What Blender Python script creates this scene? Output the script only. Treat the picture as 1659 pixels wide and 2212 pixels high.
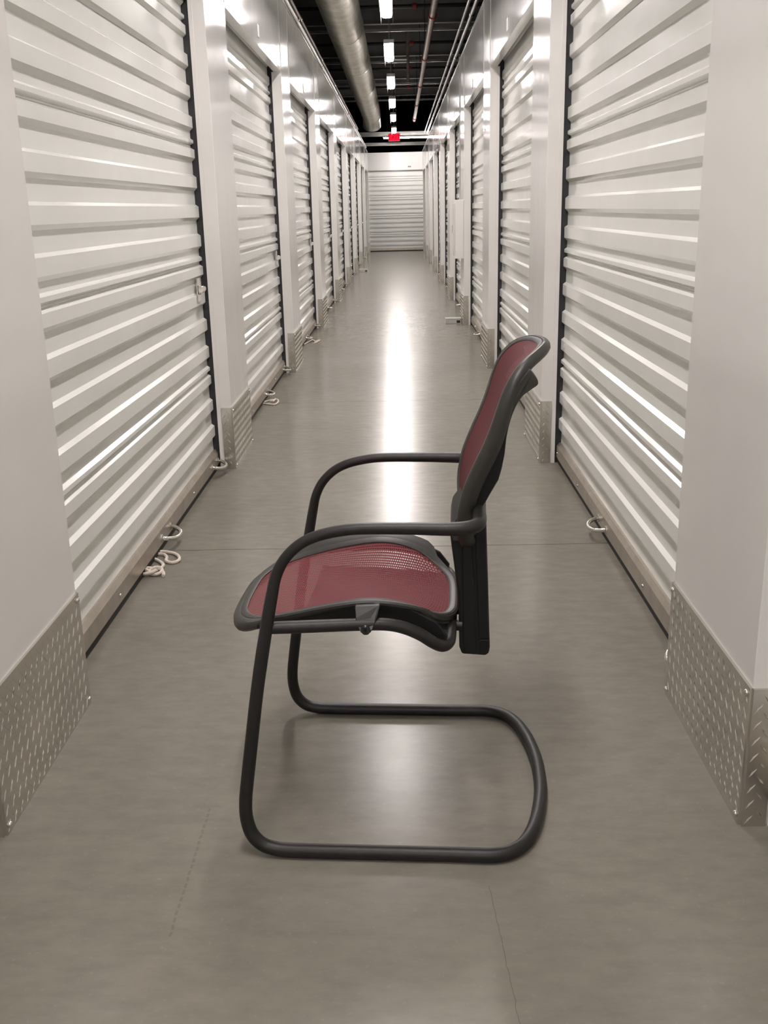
import bpy, math, random
from mathutils import Vector, Matrix

# ------------------------------------------------------------------ clear
for o in list(bpy.data.objects):
    bpy.data.objects.remove(o, do_unlink=True)
sc = bpy.context.scene
COL = sc.collection
R = math.radians
random.seed(7)

# ------------------------------------------------------------------ camera
CAM_H = 1.2315
FPX = 2151.3                       # focal length in pixels of the 1659 x 2212 frame
pitch, yaw, roll = R(16.954), R(-1.2157), R(-1.3528)
fw = Vector((math.sin(yaw) * math.cos(pitch), math.cos(yaw) * math.cos(pitch), -math.sin(pitch)))
rt0 = Vector((math.cos(yaw), -math.sin(yaw), 0))
up0 = rt0.cross(fw)
rt = rt0 * math.cos(roll) + up0 * math.sin(roll)
up = -rt0 * math.sin(roll) + up0 * math.cos(roll)
cd = bpy.data.cameras.new('camera')
cam = bpy.data.objects.new('camera', cd)
COL.objects.link(cam)
cam.matrix_world = Matrix(((rt.x, up.x, -fw.x, 0), (rt.y, up.y, -fw.y, 0),
                           (rt.z, up.z, -fw.z, CAM_H), (0, 0, 0, 1)))
cd.sensor_fit = 'VERTICAL'
cd.sensor_height = 24.0
cd.lens = 24.0 * FPX / 2212.0
cd.clip_start = 0.02
cd.clip_end = 200
sc.camera = cam

# ------------------------------------------------------------------ world, exposure
w = bpy.data.worlds.new('world')
sc.world = w
w.use_nodes = True
w.node_tree.nodes['Background'].inputs[0].default_value = (0, 0, 0, 1)
w.node_tree.nodes['Background'].inputs[1].default_value = 0.0
sc.view_settings.view_transform = 'Standard'
sc.view_settings.look = 'None'
sc.view_settings.gamma = 1
sc.view_settings.use_curve_mapping = False
sc.view_settings.exposure = 0.0
LED_STRENGTH = 138.0
LED_COLOR = (1.0, 0.925, 0.90)

# ------------------------------------------------------------------ dimensions
XL, XR = -0.842, 0.681             # corridor faces of the two walls
PITCH = 3.048                      # ten foot bays
PIER_W = 0.585
Y0L, Y0R = 1.775, 1.785            # near edge of the first pier in view
OPEN_H = 2.20                      # door opening
WALL_H = 2.72
KICK_H = 0.311
RET = 0.055                        # depth of the jamb return
END_Y = 30.6                       # far cross wall


# ------------------------------------------------------------------ materials
def mat(name):
    m = bpy.data.materials.new(name)
    m.use_nodes = True
    return m, m.node_tree.nodes, m.node_tree.links, m.node_tree.nodes['Principled BSDF']


def simple(name, col, rough=0.5, metal=0.0, spec=0.5, noise=0.0, nscale=20.0, bump=0.0, bscale=60.0, coat=0.0):
    m, N, L, b = mat(name)
    b.inputs['Base Color'].default_value = (*col, 1)
    b.inputs['Roughness'].default_value = rough
    b.inputs['Metallic'].default_value = metal
    b.inputs['Specular IOR Level'].default_value = spec
    b.inputs['Coat Weight'].default_value = coat
    tc = N.new('ShaderNodeTexCoord')
    if noise:
        n = N.new('ShaderNodeTexNoise')
        n.inputs['Scale'].default_value = nscale
        n.inputs['Detail'].default_value = 5
        L.new(tc.outputs['Object'], n.inputs['Vector'])
        r = N.new('ShaderNodeValToRGB')
        r.color_ramp.elements[0].position = 0.3
        r.color_ramp.elements[1].position = 0.7
        r.color_ramp.elements[0].color = (*[c * (1 - noise) for c in col], 1)
        r.color_ramp.elements[1].color = (*[min(1, c * (1 + noise)) for c in col], 1)
        L.new(n.outputs['Fac'], r.inputs['Fac'])
        L.new(r.outputs['Color'], b.inputs['Base Color'])
    if bump:
        n2 = N.new('ShaderNodeTexNoise')
        n2.inputs['Scale'].default_value = bscale
        n2.inputs['Detail'].default_value = 2
        L.new(tc.outputs['Object'], n2.inputs['Vector'])
        bp = N.new('ShaderNodeBump')
        bp.inputs['Strength'].default_value = bump
        bp.inputs['Distance'].default_value = 0.01
        L.new(n2.outputs['Fac'], bp.inputs['Height'])
        L.new(bp.outputs['Normal'], b.inputs['Normal'])
    return m


def emit(name, col, strength):
    m, N, L, b = mat(name)
    N.remove(b)
    e = N.new('ShaderNodeEmission')
    e.inputs[0].default_value = (*col, 1)
    e.inputs[1].default_value = strength
    L.new(e.outputs[0], N['Material Output'].inputs[0])
    return m


M = {}
M['white'] = simple('painted_white_steel', (0.80, 0.79, 0.77), 0.10, 0, 0.5, 0.015, 3.0, 0.30, 2.2)
M['pier'] = simple('painted_white_panel', (0.79, 0.775, 0.755), 0.12, 0, 0.5, 0.015, 3.0, 0.25, 2.6)
M['curtain'] = simple('white_door_enamel', (0.825, 0.828, 0.795), 0.12, 0, 0.36, 0.015, 4.0, 0.20, 3.0)
M['black'] = simple('black_rubber', (0.012, 0.012, 0.013), 0.6)
M['guide'] = simple('dark_guide_steel', (0.02, 0.021, 0.023), 0.45)
M['bar'] = simple('galvanised_bar', (0.50, 0.45, 0.39), 0.34, 0.85, 0.5, 0.10, 14, 0.1, 40)
M['chrome'] = simple('zinc_plated_steel', (0.72, 0.70, 0.66), 0.16, 1.0)
M['plate'] = simple('diamond_plate_aluminium', (0.64, 0.615, 0.565), 0.21, 0.9, 0.5, 0.08, 6, 0.06, 12)
M['duct'] = simple('galvanised_duct', (0.80, 0.78, 0.71), 0.33, 0.6, 0.5, 0.14, 5, 0.05, 12)
M['conduit'] = simple('galvanised_conduit', (0.55, 0.54, 0.52), 0.30, 0.9, 0.5, 0.1, 8)
M['pipe'] = simple('sprinkler_pipe_steel', (0.36, 0.29, 0.25), 0.42, 0.5, 0.5, 0.2, 9)
M['darkpipe'] = simple('black_steel_pipe', (0.02, 0.02, 0.02), 0.4)
M['red'] = simple('red_coupling_paint', (0.32, 0.03, 0.025), 0.45)
M['deck'] = simple('steel_roof_deck', (0.36, 0.355, 0.345), 0.5, 0.2, 0.5, 0.15, 4)
M['beam'] = simple('grey_primed_beam', (0.30, 0.295, 0.29), 0.55, 0, 0.4, 0.1, 4)
M['housing'] = simple('fixture_housing', (0.55, 0.55, 0.54), 0.4)
M['led'] = emit('led_lens', LED_COLOR, LED_STRENGTH)
M['ledfar'] = emit('led_lens_low_output', LED_COLOR, LED_STRENGTH * 0.55)
M['exitpanel'] = emit('exit_sign_glow', (1.0, 0.012, 0.045), 1.25)
M['exitletter'] = emit('exit_sign_letters', (0.60, 0.0, 0.01), 0.95)
M['rope'] = simple('cotton_rope', (0.74, 0.66, 0.58), 0.9, 0, 0.1, 0.08, 300, 0.5, 300)
M['trap'] = simple('trap_tin', (0.62, 0.61, 0.58), 0.3, 0.7, 0.5, 0.1, 10)
M['cabinet'] = simple('cabinet_white', (0.80, 0.78, 0.75), 0.35)
M['plaque'] = simple('plaque_plastic', (0.70, 0.69, 0.66), 0.3)
M['plaquegrey'] = simple('plaque_print', (0.24, 0.22, 0.21), 0.4)
M['void'] = simple('dark_paint', (0.012, 0.012, 0.013), 0.8)
# chair
M['tube'] = simple('black_powder_coat', (0.013, 0.012, 0.011), 0.45, 0, 0.4, 0.2, 60, 0.08, 500)
M['plastic'] = simple('graphite_plastic', (0.026, 0.0245, 0.0215), 0.45, 0, 0.5, 0.12, 50, 0.06, 600)
M['blackplastic'] = simple('black_plastic', (0.008, 0.008, 0.0075), 0.45, 0, 0.3, 0.1, 40)
M['cap'] = simple('bolt_black', (0.02, 0.02, 0.02), 0.3, 0.3)


def floor_mat():
    m, N, L, b = mat('polished_concrete')
    tc = N.new('ShaderNodeTexCoord')
    n1 = N.new('ShaderNodeTexNoise'); n1.inputs['Scale'].default_value = 1.1; n1.inputs['Detail'].default_value = 7
    n1.inputs['Roughness'].default_value = 0.62
    n2 = N.new('ShaderNodeTexNoise'); n2.inputs['Scale'].default_value = 26; n2.inputs['Detail'].default_value = 8; n2.inputs['Roughness'].default_value = 0.65
    n3 = N.new('ShaderNodeTexNoise'); n3.inputs['Scale'].default_value = 85; n3.inputs['Detail'].default_value = 4
    mp = N.new('ShaderNodeMapping'); mp.inputs['Scale'].default_value = (0.45, 1.0, 1.0)
    L.new(tc.outputs['Object'], mp.inputs['Vector'])
    for n in (n1, n3):
        L.new(tc.outputs['Object'], n.inputs['Vector'])
    L.new(mp.outputs['Vector'], n2.inputs['Vector'])
    r1 = N.new('ShaderNodeValToRGB')
    r1.color_ramp.elements[0].position = 0.30; r1.color_ramp.elements[1].position = 0.72
    r1.color_ramp.elements[0].color = (0.176, 0.163, 0.136, 1)
    r1.color_ramp.elements[1].color = (0.212, 0.199, 0.167, 1)
    L.new(n1.outputs['Fac'], r1.inputs['Fac'])
    r2 = N.new('ShaderNodeValToRGB')
    r2.color_ramp.elements[0].position = 0.35; r2.color_ramp.elements[1].position = 0.75
    r2.color_ramp.elements[0].color = (0.90, 0.90, 0.90, 1)
    r2.color_ramp.elements[1].color = (1.11, 1.11, 1.10, 1)
    L.new(n2.outputs['Fac'], r2.inputs['Fac'])
    r3 = N.new('ShaderNodeValToRGB')
    r3.color_ramp.elements[0].position = 0.62; r3.color_ramp.elements[1].position = 0.70
    r3.color_ramp.elements[0].color = (1, 1, 1, 1)
    r3.color_ramp.elements[1].color = (1.10, 1.11, 1.11, 1)
    L.new(n3.outputs['Fac'], r3.inputs['Fac'])
    mx = N.new('ShaderNodeMixRGB'); mx.blend_type = 'MULTIPLY'; mx.inputs[0].default_value = 1
    mx2 = N.new('ShaderNodeMixRGB'); mx2.blend_type = 'MULTIPLY'; mx2.inputs[0].default_value = 1
    L.new(r1.outputs[0], mx.inputs[1]); L.new(r2.outputs[0], mx.inputs[2])
    L.new(mx.outputs[0], mx2.inputs[1]); L.new(r3.outputs[0], mx2.inputs[2])
    sp = N.new('ShaderNodeSeparateXYZ'); L.new(tc.outputs['Object'], sp.inputs[0])

    def mt(op, a, bb=None):
        n = N.new('ShaderNodeMath'); n.operation = op
        for i, v in enumerate((a, bb)):
            if v is None: continue
            if isinstance(v, (int, float)): n.inputs[i].default_value = v
            else: L.new(v, n.inputs[i])
        return n.outputs[0]
    X_, Y_ = sp.outputs['X'], sp.outputs['Y']
    wob = mt('MULTIPLY', mt('SUBTRACT', n2.outputs['Fac'], 0.5), 0.012)
    slope = mt('MULTIPLY', mt('SUBTRACT', Y_, 1.42), -0.058)
    d1 = mt('ABSOLUTE', mt('ADD', mt('SUBTRACT', mt('SUBTRACT', X_, 0.159), slope), wob))
    crack = mt('MULTIPLY', mt('LESS_THAN', d1, 0.0006), mt('LESS_THAN', mt('ABSOLUTE', mt('SUBTRACT', Y_, 1.22)), 0.38))
    d2 = mt('ABSOLUTE', mt('ADD', mt('ADD', X_, 0.431), wob))
    dash = mt('MULTIPLY', mt('LESS_THAN', d2, 0.0026), mt('LESS_THAN', mt('ABSOLUTE', mt('SUBTRACT', Y_, 1.67)), 0.20))
    dash = mt('MULTIPLY', dash, mt('GREATER_THAN', mt('FRACT', mt('MULTIPLY', Y_, 52.0)), 0.35))
    marks = mt('ADD', mt('MULTIPLY', crack, 0.42), mt('MULTIPLY', dash, 0.20))
    mx3 = N.new('ShaderNodeMixRGB')
    L.new(marks, mx3.inputs[0]); L.new(mx2.outputs[0], mx3.inputs[1]); mx3.inputs[2].default_value = (0.03, 0.026, 0.022, 1)
    L.new(mx3.outputs[0], b.inputs['Base Color'])
    mr = N.new('ShaderNodeMapRange')
    mr.inputs['To Min'].default_value = 0.19; mr.inputs['To Max'].default_value = 0.28
    L.new(n2.outputs['Fac'], mr.inputs['Value'])
    L.new(mr.outputs[0], b.inputs['Roughness'])
    b.inputs['Specular IOR Level'].default_value = 0.15
    return m


def mesh_fabric(name, col, holes):
    """woven band fabric: bands run along local x / z, repeat across local y; small open holes between bands"""
    m, N, L, b = mat(name)
    tc = N.new('ShaderNodeTexCoord')
    sp = N.new('ShaderNodeSeparateXYZ'); L.new(tc.outputs['Object'], sp.inputs[0])

    def math_(op, a, bb=None):
        n = N.new('ShaderNodeMath'); n.operation = op
        for i, v in enumerate((a, bb)):
            if v is None:
                continue
            if isinstance(v, (int, float)):
                n.inputs[i].default_value = v
            else:
                L.new(v, n.inputs[i])
        return n.outputs[0]
    band = math_('FRACT', math_('MULTIPLY', math_('ADD', sp.outputs['Y'], 10.0), 1 / 0.0095))
    lon = math_('ADD', sp.outputs['X'], sp.outputs['Z'])
    cross = math_('FRACT', math_('MULTIPLY', math_('ADD', lon, 10.0), 1 / 0.0042))
    groove = math_('GREATER_THAN', band, 0.66)
    hole = math_('MULTIPLY', groove, math_('GREATER_THAN', cross, 1 - holes))
    nz = N.new('ShaderNodeTexNoise'); nz.inputs['Scale'].default_value = 400
    L.new(tc.outputs['Object'], nz.inputs['Vector'])
    rp = N.new('ShaderNodeValToRGB')
    rp.color_ramp.elements[0].color = (*[c * 0.82 for c in col], 1)
    rp.color_ramp.elements[1].color = (*[c * 1.15 for c in col], 1)
    L.new(nz.outputs['Fac'], rp.inputs['Fac'])
    L.new(rp.outputs[0], b.inputs['Base Color'])
    bp = N.new('ShaderNodeBump'); bp.inputs['Strength'].default_value = 0.8; bp.inputs['Distance'].default_value = 0.003
    L.new(math_('SUBTRACT', 1.0, groove), bp.inputs['Height'])
    L.new(bp.outputs['Normal'], b.inputs['Normal'])
    b.inputs['Roughness'].default_value = 0.7
    b.inputs['Specular IOR Level'].default_value = 0.15
    b.inputs['Sheen Weight'].default_value = 0.0
    tr = N.new('ShaderNodeBsdfTransparent')
    ms = N.new('ShaderNodeMixShader')
    L.new(hole, ms.inputs[0]); L.new(b.outputs[0], ms.inputs[1]); L.new(tr.outputs[0], ms.inputs[2])
    L.new(ms.outputs[0], N['Material Output'].inputs[0])
    return m


M['concrete'] = floor_mat()
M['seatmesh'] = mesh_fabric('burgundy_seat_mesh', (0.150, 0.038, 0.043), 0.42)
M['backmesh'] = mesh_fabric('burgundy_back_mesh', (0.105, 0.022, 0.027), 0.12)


# ------------------------------------------------------------------ mesh helpers
class MB:
    def __init__(s):
        s.v, s.f = [], []

    def add(s, vs, fs):
        k = len(s.v)
        s.v += [tuple(p) for p in vs]
        s.f += [tuple(i + k for i in q) for q in fs]
        return s

    def box(s, x0, x1, y0, y1, z0, z1):
        return s.add([(x0, y0, z0), (x1, y0, z0), (x1, y1, z0), (x0, y1, z0),
                      (x0, y0, z1), (x1, y0, z1), (x1, y1, z1), (x0, y1, z1)],
                     [(0, 3, 2, 1), (4, 5, 6, 7), (0, 1, 5, 4), (1, 2, 6, 5), (2, 3, 7, 6), (3, 0, 4, 7)])

    def prism(s, poly, axis, a, b):
        """extrude a polygon along axis ('x','y','z') from a to b; poly holds the two other coordinates in order"""
        def P(p, t):
            return {'x': (t, p[0], p[1]), 'y': (p[0], t, p[1]), 'z': (p[0], p[1], t)}[axis]
        n = len(poly)
        vs = [P(p, a) for p in poly] + [P(p, b) for p in poly]
        fs = [(i, (i + 1) % n, n + (i + 1) % n, n + i) for i in range(n)]
        fs += [tuple(range(n))[::-1], tuple(range(n, 2 * n))]
        return s.add(vs, fs)

    def tube(s, pts, rad, n=12, closed=False, caps=True, flat=1.0):
        """sweep a circle along pts (parallel transport); rad is a number or a list"""
        P = [Vector(p) for p in pts]
        m = len(P)
        if not hasattr(rad, '__len__'):
            rad = [rad] * m
        T = []
        for i in range(m):
            if closed:
                t = P[(i + 1) % m] - P[i - 1]
            else:
                t = P[min(i + 1, m - 1)] - P[max(i - 1, 0)]
            T.append(t.normalized())
        u = T[0].orthogonal().normalized()
        if abs(T[0].z) < 0.9:
            u = Vector((0, 0, 1)) - T[0] * T[0].z
            u.normalize()
        U = [u]
        for i in range(1, m):
            u = U[-1] - T[i] * U[-1].dot(T[i])
            u.normalize()
            U.append(u)
        if closed:      # spread the closing twist
            e = U[-1] - T[0] * U[-1].dot(T[0]); e.normalize()
            ang = math.atan2(T[0].dot(e.cross(U[0])), e.dot(U[0]))
            for i in range(m):
                U[i] = Matrix.Rotation(ang * i / m, 3, T[i]) @ U[i]
        vs = []
        for i in range(m):
            b = T[i].cross(U[i])
            for k in range(n):
                a = 2 * math.pi * k / n
                vs.append(P[i] + (U[i] * math.cos(a) * flat + b * math.sin(a)) * rad[i])
        fs = []
        for i in range(m if closed else m - 1):
            j = (i + 1) % m
            for k in range(n):
                l = (k + 1) % n
                fs.append((i * n + k, i * n + l, j * n + l, j * n + k))
        if not closed and caps:
            fs.append(tuple(range(n))[::-1])
            fs.append(tuple((m - 1) * n + k for k in range(n)))
        return s.add(vs, fs)

    def lathe(s, c, axis, prof, n=16):
        """prof: list of (t along axis, radius) from point c"""
        ax = Vector(axis).normalized()
        u = ax.orthogonal().normalized(); b = ax.cross(u)
        vs = []
        for t, r in prof:
            for k in range(n):
                a = 2 * math.pi * k / n
                vs.append(Vector(c) + ax * t + (u * math.cos(a) + b * math.sin(a)) * r)
        fs = []
        for i in range(len(prof) - 1):
            for k in range(n):
                l = (k + 1) % n
                fs.append((i * n + k, i * n + l, (i + 1) * n + l, (i + 1) * n + k))
        fs.append(tuple(range(n))[::-1])
        fs.append(tuple((len(prof) - 1) * n + k for k in range(n)))
        return s.add(vs, fs)

    def mesh(s, name, m, smooth=False):
        me = bpy.data.meshes.new(name)
        me.from_pydata(s.v, [], s.f)
        me.materials.append(M[m] if isinstance(m, str) else m)
        me.update()
        import bmesh
        bm = bmesh.new(); bm.from_mesh(me)
        bmesh.ops.recalc_face_normals(bm, faces=bm.faces)
        bm.to_mesh(me); bm.free()
        if smooth:
            for p in me.polygons:
                p.use_smooth = True
            try:
                me.set_sharp_from_angle(angle=R(38))
            except Exception:
                pass
        return me

    def build(s, name, m, parent=None, smooth=False, bevel=0.0, seg=2):
        return link(name, s.mesh(name, m, smooth), parent, bevel=bevel, seg=seg)


def link(name, me, parent=None, loc=None, rz=None, bevel=0.0, seg=2):
    o = bpy.data.objects.new(name, me)
    COL.objects.link(o)
    if parent:
        o.parent = parent
    if loc:
        o.location = loc
    if rz:
        o.rotation_euler.z = rz
    if bevel:
        md = o.modifiers.new('bevel', 'BEVEL')
        md.width = bevel; md.segments = seg; md.limit_method = 'ANGLE'; md.angle_limit = R(35)
        md.harden_normals = False
    return o


def tag(o, label=None, cat=None, group=None, kind=None):
    if label: o['label'] = label
    if cat: o['category'] = cat
    if group: o['group'] = group
    if kind: o['kind'] = kind
    return o


def empty(name, loc=(0, 0, 0), rz=0.0, label=None, cat=None, group=None, kind=None):
    o = bpy.data.objects.new(name, None)
    COL.objects.link(o)
    o.location = loc
    o.rotation_euler.z = rz
    o.empty_display_size = 0.1
    return tag(o, label, cat, group, kind)


def crom(pts, k=6, closed=False):
    """Catmull-Rom resample of tuples of any length"""
    n = len(pts)
    out = []
    rng = range(n) if closed else range(n - 1)
    for i in rng:
        g = (lambda j: pts[j % n]) if closed else (lambda j: pts[max(0, min(n - 1, j))])
        p0, p1, p2, p3 = g(i - 1), g(i), g(i + 1), g(i + 2)
        for q in range(k):
            t = q / k
            out.append(tuple(0.5 * (2 * b + (c - a) * t + (2 * a - 5 * b + 4 * c - d) * t * t + (3 * b - a - 3 * c + d) * t ** 3)
                             for a, b, c, d in zip(p0, p1, p2, p3)))
    if not closed:
        out.append(tuple(pts[-1]))
    return out


def lerp_table(t, tab):
    for (a, va), (b, vb) in zip(tab, tab[1:]):
        if t <= b:
            s = max(0, (t - a) / (b - a))
            return va + (vb - va) * s
    return tab[-1][1]


ORD = ['first', 'second', 'third', 'fourth', 'fifth', 'sixth', 'seventh', 'eighth', 'ninth', 'tenth', 'eleventh', 'twelfth', 'thirteenth', 'fourteenth']

def smooth_table(t, tab):
    """cubic Hermite through the table points (no kinks)"""
    n = len(tab)
    if t <= tab[0][0]: return tab[0][1]
    if t >= tab[-1][0]: return tab[-1][1]
    def slope(i):
        a, b = tab[max(0, i - 1)], tab[min(n - 1, i + 1)]
        return (b[1] - a[1]) / (b[0] - a[0])
    for i in range(n - 1):
        if t <= tab[i + 1][0]:
            h = tab[i + 1][0] - tab[i][0]
            u = (t - tab[i][0]) / h
            return ((2 * u ** 3 - 3 * u * u + 1) * tab[i][1] + (u ** 3 - 2 * u * u + u) * h * slope(i)
                    + (-2 * u ** 3 + 3 * u * u) * tab[i + 1][1] + (u ** 3 - u * u) * h * slope(i + 1))


# ------------------------------------------------------------------ floor
fl_e = empty('floor', (0, 0, 0), 0, 'grey polished concrete floor of the storage corridor', 'floor', kind='structure')
MB().box(-4.2, 4.2, -11.1, 40.0, -0.12, -0.05).build('subfloor', 'void', fl_e)
joints = [-11.1, -5.5, -2.5, 0.54, 3.583, 6.575, 9.66, 12.70, 15.75, 18.80, 21.85, 24.90, 27.95, 31.0, 40.0]
for a, b in zip(joints, joints[1:]):
    MB().box(-4.2, 4.2, a + 0.0022, b - 0.0022, -0.09, 0.0).build('concrete_slab', 'concrete', fl_e)


# ------------------------------------------------------------------ corridor walls
def lug_mesh(wd, ht, name):
    """diamond tread plate lying in the local y (width) / z (height) plane, outward = +x; lugs are real ridges"""
    mb = MB().box(-0.004, 0.0022, 0, wd, 0, ht)
    p = 0.036
    ln, wt, rise = 0.0140, 0.0027, 0.0020
    def lug(cy, cz, sgn):
        if not (0.006 < cy < wd - 0.006 and 0.008 < cz < ht - 0.008):
            return
        c, s_ = math.cos(R(52) * sgn), math.sin(R(52) * sgn)
        def q(a, b, h):
            y, z = cy + a * c - b * s_, cz + a * s_ + b * c
            return (0.0022 + h, min(max(y, 0.0), wd), min(max(z, 0), ht))
        mb.add([q(-ln, 0, 0), q(0, -wt, 0), q(ln, 0, 0), q(0, wt, 0), q(-ln * 0.55, 0, rise), q(ln * 0.55, 0, rise)],
               [(0, 1, 4), (1, 5, 4), (1, 2, 5), (2, 3, 5), (3, 4, 5), (3, 0, 4)])
    ny, nz = int(wd / p) + 2, int(ht / p) + 2
    for i in range(-1, ny):
        for j in range(-1, nz):
            lug((i + 0.35) * p, (j + 0.45) * p, 1)
            lug((i + 0.85) * p, (j + 0.95) * p, -1)
    return mb.mesh(name, 'plate')


ME_KICK = lug_mesh(PIER_W, KICK_H, 'kick_plate')
ME_KICK_RET = lug_mesh(RET - 0.006, KICK_H, 'kick_plate_return')
ME_KICK_END = lug_mesh(0.14, KICK_H, 'kick_plate_end')
scr = MB().lathe((0, 0, 0), (1, 0, 0), [(0, 0.0075), (0.002, 0.0075), (0.0045, 0.0062), (0.006, 0.003)], 10)
ME_SCREW = scr.mesh('screw', 'chrome', True)
bolt = MB().lathe((0, 0, 0), (1, 0, 0), [(0, 0.006), (0.002, 0.006), (0.004, 0.0045)], 10)
ME_BOLT = bolt.mesh('bolt', 'chrome', True)


def build_wall(side):
    """side = -1 left wall, +1 right wall. local x points into the corridor; local y = world y"""
    X = XL if side < 0 else XR
    Y0 = Y0L if side < 0 else Y0R
    sx = 1 if side < 0 else -1      # world x = X + sx * local x
    wall = empty('wall_left' if side < 0 else 'wall_right', (X, 0, 0), 0,
                 'row of white painted steel piers and headers along the corridor, on the %s side' % ('air duct' if side < 0 else 'sprinkler pipe'),
                 'wall', kind='structure')
    def W(x0, x1):
        a, b = sx * x0, sx * x1
        return (min(a, b), max(a, b))
    # shared pier body
    def pier_mesh(wd):
        mb = MB()
        a, b = W(-RET, 0)
        mb.box(a, b, 0, wd, 0, WALL_H)
        return mb.mesh('pier_panel', 'pier')
    me_pier, me_end = pier_mesh(PIER_W), pier_mesh(0.14)
    def jamb_mesh():
        mb = MB()
        a, b = W(-RET - 0.016, -RET + 0.002)
        mb.box(a, b, -0.004, 0.0, 0, OPEN_H)
        return mb.mesh('jamb_flange', 'pier')
    me_fl = jamb_mesh()
    def guide_mesh():
        mb = MB()
        a, b = W(-0.15, -RET - 0.002)
        mb.box(a, b, 0.004, 0.05, 0, 2.34)
        return mb.mesh('door_guide', 'guide')
    me_gd = guide_mesh()
    rz_face = 0 if side < 0 else math.pi
    for p in range(-4, 10):
        yn = Y0 + PITCH * p
        wd = PIER_W if p < 9 else 0.14
        pe = link('pier_panel', me_pier if p < 9 else me_end, wall, (0, yn, 0), bevel=0.0015, seg=1)
        # kick plate on the corridor face
        kp = link('kick_plate', ME_KICK if p < 9 else ME_KICK_END, pe)
        if side < 0:
            kp.location = (0.004, 0, 0)
        else:
            kp.rotation_euler.z = math.pi; kp.location = (-0.004, wd, 0)
        # kick plate on the two returns (near one faces -y, far one +y)
        kr = link('kick_plate', ME_KICK_RET, pe)
        kr.rotation_euler.z = -math.pi / 2
        a, b = W(-RET + 0.006, 0)
        kr.location = (a, -0.004, 0)
        if p < 9:
            kf = link('kick_plate', ME_KICK_RET, pe)
            kf.rotation_euler.z = math.pi / 2
            kf.location = (b, wd + 0.004, 0)
        if p < 6:
            for yy, zz in ((0.014, 0.018), (wd - 0.014, 0.018), (0.014, KICK_H - 0.016), (wd - 0.014, KICK_H - 0.016)):
                s_ = link('screw', ME_SCREW, pe, (sx * 0.0064, yy, zz))
                if side > 0:
                    s_.rotation_euler.z = math.pi
        link('jamb_flange', me_fl, pe, (0, 0, 0))
        link('door_guide', me_gd, pe, (0, 0, 0))
        if p < 9:
            g = link('door_guide', me_gd, pe, (0, wd - 0.054, 0))
            link('jamb_flange', me_fl, pe, (0, wd + 0.004, 0))
    # headers over each opening, one sheet per bay
    a, b = W(-RET, 0)
    mb = MB().box(a, b, 0.0015, PITCH - PIER_W - 0.0015, OPEN_H, WALL_H)
    me_hd = mb.mesh('header_panel', 'white')
    ca, cb = W(-0.075, 0.006)
    me_cap = MB().box(ca, cb, 0.0, PITCH, WALL_H, WALL_H + 0.018).mesh('top_cap', 'conduit')
    me_strip = MB().box(*W(0, 0.004), -0.012, 0.012, OPEN_H + 0.02, WALL_H).mesh('seam_strip', 'white')
    pq = MB().box(*W(0, 0.004), 0, 0.085, 0, 0.07)
    me_pq = pq.mesh('number_plaque', 'plaque')
    for p in range(-4, 9):
        yn = Y0 + PITCH * p
        hd = link('header_panel', me_hd, wall, (0, yn + PIER_W, 0), bevel=0.0015, seg=1)
        link('number_plaque', me_pq, hd, (0, 1.20, OPEN_H + 0.05))
        link('seam_strip', me_strip, wall, (0, yn + PIER_W, 0))
        link('seam_strip', me_strip, wall, (0, yn + PITCH, 0))
        link('top_cap', me_cap, wall, (0, yn, 0))
    return wall


build_wall(-1)
build_wall(1)


# ------------------------------------------------------------------ roll-up doors
def curtain_profile(z0, z1, front=0.0, relief=0.014):
    """(z, depth behind front) points of the corrugated curtain between z0 and z1"""
    pts = []
    for m in range(17, -1, -1):
        zt = 0.227 + 0.1295 * m
        if m % 4 == 2:
            pts += [(zt + 0.034, relief), (zt + 0.0255, 0.002), (zt + 0.012, 0.002), (zt + 0.004, relief + 0.004),
                    (zt - 0.004, relief + 0.004), (zt - 0.0155, 0), (zt - 0.052, 0), (zt - 0.066, relief)]
        else:
            pts += [(zt + 0.0055, relief), (zt - 0.0045, 0), (zt - 0.052, 0), (zt - 0.066, relief)]
    pts = [(z, d) for z, d in pts if z0 - 1e-6 <= z <= z1 + 1e-6]
    out = [(z1, relief)] + pts + [(z0, relief)]
    return out


def sheet_mesh(z0, z1, width, sx, name='curtain_sheet'):
    prof = curtain_profile(z0, z1)
    th = 0.0015
    vs, fs = [], []
    for y in (0, width):
        for z, d in prof:
            vs.append((-sx * d, y, z))
    n = len(prof)
    for i in range(n - 1):
        fs.append((i, i + 1, n + i + 1, n + i))
    mb = MB().add(vs, fs)
    return mb


SEAMS = [0.095, 0.486, 1.004, 1.522, 2.04, 2.34]


def handle_mesh(sx):
    mb = MB()
    pts = []
    for k in range(13):
        a = math.pi * k / 12
        pts.append((sx * (0.052 * math.sin(a) ** 0.8 if 0 < k < 12 else 0.0), -0.075 * math.cos(a), -0.012 * math.sin(a)))
    mb.tube(pts, 0.0085, 10)
    for e in (-1, 1):
        mb.lathe((0, e * 0.075, 0), (sx, 0, 0), [(0, 0.016), (0.003, 0.016), (0.006, 0.011)], 12)
    return mb.mesh('pull_handle', 'chrome', True)


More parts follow.
